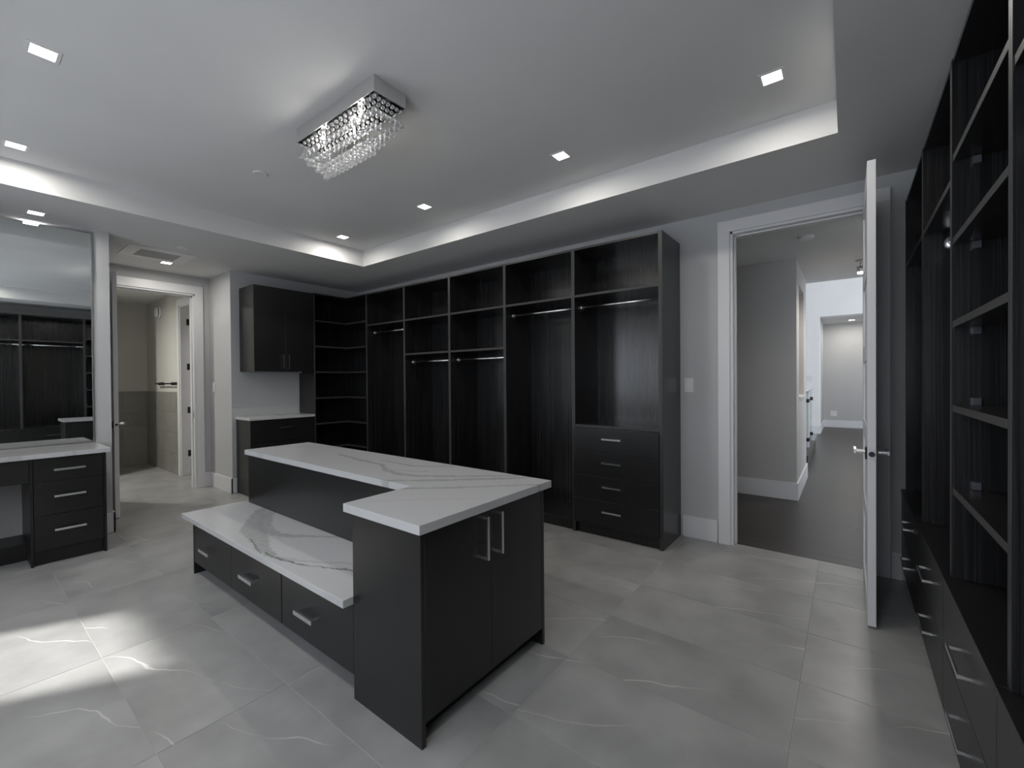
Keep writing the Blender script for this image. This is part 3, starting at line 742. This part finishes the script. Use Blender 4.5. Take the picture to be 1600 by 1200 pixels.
# upper cabinet
UY0, UY1 = 2.185, 2.903
t = thing('upper_cabinet', 'black two-door wall cabinet hanging above the small counter', 'cabinet', (-5.65, 2.545, 1.459))
XU = -5.45
boxes('body', t, OAKF, (XS+0.001, XU-0.019, UY0, UY1, 1.459, 2.468), bev=0.001)
ym = (UY0+UY1)/2
for (a, b, hy) in ((UY0, ym, ym-0.032), (ym, UY1, ym+0.034)):
    d = boxes('door', t, OAKF, (XU-0.018, XU, a+0.001, b-0.001, 1.459, 2.468), bev=0.001)
    pull(d, (XU, hy, 1.49), (XU, hy, 1.66), (1, 0, 0), th=0.006, wide=0.012, proj=0.028)
cyl('under_light', t, PLASTIC, (-5.6, 2.80, 1.449), (-5.6, 2.80, 1.459), 0.022, 16)
# base cabinet
t = thing('base_cabinet', 'black base cabinet under the small marbled counter', 'cabinet', (-5.65, 2.54, 0))
boxes('body', t, OAKF, (XS+0.001, XC-0.02, 2.155, 2.903, 0.095, 0.885), bev=0.001)
boxes('side_panel', t, OAKF, (XS+0.001, XC-0.001, 2.137, 2.154, 0.0, 0.885), bev=0.001)
boxes('toe_kick', t, OAKF, (XC-0.08, XC-0.065, 2.155, 2.903, 0, 0.094))
zs = [0.098, 0.36, 0.62, 0.882]
for q in range(3):
    d = boxes('drawer', t, OAKF, (XC-0.019, XC-0.001, 2.157, 2.901, zs[q]+0.0015, zs[q+1]-0.0015), bev=0.001)
    pull(d, (XC-0.001, 2.45, zs[q+1]-0.10), (XC-0.001, 2.61, zs[q+1]-0.10), (1, 0, 0), th=0.006, wide=0.014)
q0 = quartz('quartz_small', [([(-5.8, 2.2, 0.01), (-5.6, 2.5, 0.014), (-5.45, 2.9, 0.006)], 0.4, (0.4, 0.41, 0.41))])
o = boxes('countertop', None, q0, (XS+0.001, XC+0.012, 2.125, 2.903, 0.886, 0.918), bev=0.0015)
tag(o, 'white marbled quartz slab on the small base cabinet', 'countertop')

# ---------------------------------------------------------------- island with bench
gv = (0.33, 0.34, 0.335)
dv = (0.13, 0.135, 0.135)
bench_v = [
    ([(-3.35, 1.42, 0.03), (-3.24, 1.33, 0.045), (-3.09, 1.235, 0.055), (-2.90, 1.14, 0.075), (-2.72, 1.10, 0.062), (-2.55, 1.05, 0.040), (-2.39, 1.025, 0.026), (-2.28, 1.032, 0.014), (-2.19, 1.05, 0.008)], 0.85, gv),
    ([(-3.206, 1.40, 0.03), (-3.088, 1.31, 0.042), (-2.96, 1.23, 0.055), (-2.82, 1.19, 0.042), (-2.66, 1.19, 0.032), (-2.567, 1.227, 0.024), (-2.481, 1.29, 0.017), (-2.324, 1.386, 0.010)], 0.8, gv),
    ([(-2.30, 1.034, 0.012), (-2.199, 1.075, 0.012), (-2.104, 1.118, 0.012), (-1.966, 1.205, 0.012), (-1.6, 1.41, 0.01)], 0.45, gv),
    ([(-2.44, 1.02, 0.006), (-2.281, 1.026, 0.007), (-2.194, 1.045, 0.007), (-2.114, 1.063, 0.006), (-2.005, 1.114, 0.006), (-1.887, 1.168, 0.007), (-1.6, 1.30, 0.007)], 0.85, dv),
    ([(-2.72, 1.06, 0.004), (-2.60, 1.03, 0.006), (-2.45, 1.0, 0.005)], 0.7, dv),
]
top_v = [
    ([(-2.83, 1.68, 0.0108), (-2.64, 1.655, 0.0189), (-2.469, 1.633, 0.0270), (-2.249, 1.62, 0.0162), (-2.10, 1.53, 0.0189), (-1.95, 1.51, 0.0243), (-1.812, 1.545, 0.0243), (-1.652, 1.65, 0.0189), (-1.40, 1.86, 0.0162)], 0.8, gv),
    ([(-2.40, 1.708, 0.0081), (-2.242, 1.71, 0.0135), (-2.063, 1.705, 0.0189), (-1.853, 1.831, 0.0135)], 0.75, gv),
    ([(-2.15, 1.565, 0.0054), (-2.042, 1.560, 0.0108), (-1.866, 1.655, 0.0068)], 0.6, gv),
    ([(-1.95, 1.33, 0.0162), (-1.837, 1.40, 0.0175), (-1.719, 1.484, 0.0216), (-1.642, 1.55, 0.0243), (-1.409, 1.765, 0.0243), (-1.31, 1.86, 0.0135)], 0.75, gv),
    ([(-1.75, 1.25, 0.0135), (-1.669, 1.318, 0.0149), (-1.507, 1.452, 0.0149), (-1.226, 1.724, 0.0108), (-1.18, 1.77, 0.0081)], 0.8, gv),
    ([(-1.60, 1.09, 0.0054), (-1.475, 1.218, 0.0054), (-1.218, 1.43, 0.0041)], 0.4, gv),
    ([(-3.398, 1.362, 0.0081), (-3.168, 1.40, 0.0108), (-3.053, 1.51, 0.0054)], 0.35, gv),
    ([(-3.55, 1.60, 0.0675), (-3.30, 1.75, 0.0675), (-3.0, 1.87, 0.0540)], 0.14, gv),
]
QB = quartz('quartz_bench', bench_v); QT = quartz('quartz_island', top_v)
XE = -1.214; ZI = 0.786
t = thing('island_cabinet', 'black two-door cabinet at the near end of the island', 'cabinet', (-1.43, 1.43, 0), 'island cabinets')
boxes('end_panel', t, OAKF, (-1.641, XE, 1.031, 1.051, 0, ZI), bev=0.001)
boxes('end_panel', t, OAKF, (-1.641, XE, 1.813, 1.833, 0, ZI), bev=0.001)
boxes('body', t, OAKF, (-1.641, XE-0.021, 1.0515, 1.8125, 0.09, ZI))
boxes('toe_kick', t, OAKF, (XE-0.085, XE-0.07, 1.0515, 1.8125, 0, 0.0895))
for a, b, hy in ((1.053, 1.422, 1.372), (1.424, 1.811, 1.466)):
    d = boxes('door', t, OAKF, (XE-0.020, XE-0.001, a, b, 0.085, ZI-0.003), bev=0.001)
    pull(d, (XE-0.001, hy, 0.580), (XE-0.001, hy, 0.762), (1, 0, 0), th=0.006, wide=0.012, proj=0.032)
t = thing('island_cabinet', 'long black island body rising behind the bench', 'cabinet', (-2.6, 1.61, 0), 'island cabinets')
boxes('front_panel', t, OAKF, (-3.575, -1.6415, 1.384, 1.402, 0, ZI), bev=0.001)
boxes('end_panel', t, OAKF, (-3.575, -3.557, 1.4025, 1.833, 0, ZI), bev=0.001)
boxes('body', t, OAKF, (-3.5565, -1.6415, 1.4025, 1.812, 0.09, ZI))
for k in range(3):
    a = -3.5565+k*0.6383
    d = boxes('door', t, OAKF, (a+0.0015, a+0.6368, 1.813, 1.832, 0.09, ZI-0.004), bev=0.001)
    pull(d, (a+0.55, 1.832, 0.58), (a+0.55, 1.832, 0.75), (0, 1, 0), th=0.006)
boxes('toe_kick', t, OAKF, (-3.5565, -1.6415, 1.745, 1.76, 0, 0.0895))
o = prism('countertop', None, QT, [(-3.61, 1.372), (-1.672, 1.372), (-1.672, 1.008), (-1.190, 1.008), (-1.190, 1.868), (-3.61, 1.868)], ZI+0.0005, 0.8215, 0.0012)
tag(o, 'L-shaped white quartz island top with grey veins', 'countertop')
# bench
t = thing('bench_cabinet', 'low black bench with three drawers along the island', 'bench', (-2.63, 1.2, 0))
ZBn = 0.396; YF = 1.043
boxes('end_panel', t, OAKF, (-3.620, -3.604, YF, 1.3835, 0, ZBn), bev=0.001)
boxes('body', t, OAKF, (-3.6035, -1.6425, YF+0.022, 1.3835, 0.086, ZBn))
boxes('toe_kick', t, OAKF, (-3.6035, -1.6425, 1.14, 1.155, 0, 0.0855))
e = [-3.602, -2.957, -2.312, -1.662]
for k in range(3):
    g0 = 0.001; g1 = 0.0045 if k == 1 else 0.001
    if k == 2: g0 = 0.0045
    d = boxes('drawer', t, OAKF, (e[k]+g0, e[k+1]-g1, YF+0.001, YF+0.021, 0.084, ZBn-0.006), bev=0.001)
    m_ = (e[k]+e[k+1])/2 - 0.045
    pull(d, (m_-0.085, YF+0.001, 0.222), (m_+0.085, YF+0.001, 0.222), (0, -1, 0), th=0.010, wide=0.020, proj=0.036)
o = boxes('countertop', None, QB, (-3.640, -1.6425, 0.985, 1.3835, ZBn+0.0005, 0.430), bev=0.0015)
tag(o, 'white quartz bench top with a broad grey forked vein', 'countertop')

# ---------------------------------------------------------------- vanity and mirror
XV = -4.665; XVB = XM+0.001
def vanity_base(y0, y1, label):
    t = thing('vanity_cabinet', label, 'cabinet', ((XV+XVB)/2, (y0+y1)/2, 0), 'drawer bases under the vanity counter')
    boxes('side_panel', t, OAKF, (XVB, XV, y0, y0+0.016, 0, 0.786), bev=0.001)
    boxes('side_panel', t, OAKF, (XVB, XV, y1-0.016, y1, 0, 0.786), bev=0.001)
    boxes('body', t, OAKF, (XVB, XV-0.022, y0+0.0165, y1-0.0165, 0.105, 0.786))
    boxes('toe_kick', t, OAKF, (XV-0.05, XV-0.036, y0+0.0165, y1-0.0165, 0, 0.1045))
    zs = [0.108, 0.362, 0.607, 0.783]
    for q in range(3):
        d = boxes('drawer', t, OAKF, (XV-0.021, XV-0.002, y0+0.018, y1-0.018, zs[q]+0.001, zs[q+1]-0.001), bev=0.001)
        zc_ = (zs[q]+zs[q+1])/2 + (0.015 if q < 2 else 0.0)
        ym = (y0+y1)/2
        pull(d, (XV-0.002, ym-0.085, zc_), (XV-0.002, ym+0.085, zc_), (1, 0, 0), th=0.006, wide=0.016)
    return t
vanity_base(0.362, 0.772, 'black three-drawer vanity base at the right end of the vanity')
vanity_base(-0.772, -0.362, 'black three-drawer vanity base at the far left end of the vanity')
t = thing('vanity_apron', 'black apron drawer spanning the knee space under the vanity counter', 'drawer', (XV, 0, 0.62))
boxes('case', t, OAKF, (XVB, XV-0.022, -0.361, 0.361, 0.632, 0.786))
boxes('front', t, OAKF, (XV-0.021, XV-0.002, -0.3605, 0.3605, 0.617, 0.783), bev=0.001)
o = thing('foot_ledge', 'low black ledge at the back of the vanity knee space', 'ledge', (-5.06, 0, 0))
boxes('top', o, OAKF, (XVB, -4.90, -0.361, 0.361, 0.112, 0.132), bev=0.001)
boxes('front', o, OAKF, (-4.925, -4.908, -0.361, 0.361, 0, 0.1115))
QV = quartz('quartz_vanity', [([(-5.2, -0.3, 0.012), (-5.0, 0.1, 0.02), (-4.85, 0.45, 0.014), (-4.75, 0.8, 0.006)], 0.45, gv),
                              ([(-5.1, -0.5, 0.01), (-4.85, 0.0, 0.02), (-4.7, 0.35, 0.012), (-4.64, 0.6, 0.006)], 0.5, gv),
                              ([(-5.2, 0.1, 0.006), (-5.05, 0.45, 0.012), (-4.95, 0.8, 0.006)], 0.4, gv),
                              ([(-4.68, 0.05, 0.02), (-4.63, 0.3, 0.03)], 0.5, gv)])
o = boxes('countertop', None, QV, (XVB, -4.645, -0.80, 0.798, 0.7865, 0.820), bev=0.0015)
tag(o, 'white marbled quartz vanity top below the mirror', 'countertop')
t = thing('mirror', 'large frameless wall mirror with a thin metal edge above the vanity', 'mirror', (XM, 0.0, 0.83))
MY = 0.792
boxes('glass', t, MIRROR, (XM+0.001, XM+0.007, -MY+0.010, MY-0.010, 0.832, 2.632))
boxes('edge_strip', t, EDGESTRIP, (XM+0.001, XM+0.012, MY-0.010, MY, 0.8215, 2.642))
boxes('edge_strip', t, EDGESTRIP, (XM+0.001, XM+0.012, -MY, -MY+0.010, 0.8215, 2.642))
boxes('edge_strip', t, EDGESTRIP, (XM+0.001, XM+0.012, -MY+0.010, MY-0.010, 2.632, 2.642))
boxes('edge_strip', t, EDGESTRIP, (XM+0.001, XM+0.012, -MY+0.010, MY-0.010, 0.8215, 0.832))

# ---------------------------------------------------------------- wardrobes along the right wall
XR, XRB, XD = 0.300, XRW-0.003, 0.280
RD = [3.814, 3.010, 2.243, 1.512, 0.757, 0.0]
rl = ['black wardrobe bay with rod and drawers in the corner behind the open door',
      'black wardrobe bay with hanging rod, second from the open door along the right wall',
      'black shelving bay with five shelves over drawers on the right wall',
      'black wardrobe bay at the right edge of the photo nearest the camera',
      'black wardrobe bay beside the camera, reflected in the vanity mirror']
for k in range(5):
    b, a = RD[k], RD[k+1]
    t = thing('wardrobe_unit', rl[k], 'wardrobe', ((XR+XRB)/2, (a+b)/2, 0), 'built-in wardrobe bays along the right wall')
    ia, ib = a+TH, b-TH
    boxes('side_panel', t, OAK, (XR, XRB, a, ia, 0.599, ZW), bev=0.0008, band=(-1, 0, 0))
    boxes('side_panel', t, OAK, (XR, XRB, ib, b, 0.599, ZW), bev=0.0008, band=(-1, 0, 0))
    boxes('back_panel', t, OAK, (XRB-0.010, XRB, ia, ib, 0.599, ZW))
    boxes('top_panel', t, OAK, (XR+0.002, XRB-0.010, ia, ib, ZW-0.018, ZW))
    boxes('base_top', t, OAKF, (XD-0.003, XRB, a+0.0003, b-0.0003, 0.576, 0.5985), bev=0.001)
    boxes('base', t, OAKF, (XD+0.021, XRB, a+0.0003, b-0.0003, 0.10, 0.5755))
    boxes('toe_kick', t, OAKF, (XD+0.07, XRB, a+0.0003, b-0.0003, 0.0, 0.0995))
    for z0, z1, hz in ((0.10, 0.336, 0.245), (0.339, 0.574, 0.465)):
        d = boxes('drawer', t, OAKF, (XD, XD+0.020, a+0.0015, b-0.0015, z0, z1), bev=0.001)
        m_ = (a+b)/2 - 0.01
        pull(d, (XD, m_-0.095, hz), (XD, m_+0.095, hz), (-1, 0, 0), th=0.006, wide=0.012, proj=0.03)
    def shelf(z, th=0.024): return boxes('shelf', t, OAK, (XR+0.003, XRB-0.010, ia+0.0005, ib-0.0005, z-th, z), bev=0.0008, band=(-1, 0, 0))
    if k == 2:
        for z in (2.130, 1.832, 1.532, 1.228, 0.930):
            s_ = shelf(z)
            zc_ = z-0.024-0.014 if z > 1.4 else z+0.014
            boxes('clip', s_, CLIP, (0.350, 0.372, ib-0.020, ib, zc_-0.013, zc_+0.013), bev=0.001)
            boxes('clip', s_, CLIP, (0.350, 0.372, ia, ia+0.020, zc_-0.013, zc_+0.013), bev=0.001)
    else:
        shelf(2.062)
        rod(t, (0.405, ia, 1.985), (0.405, ib, 1.985))
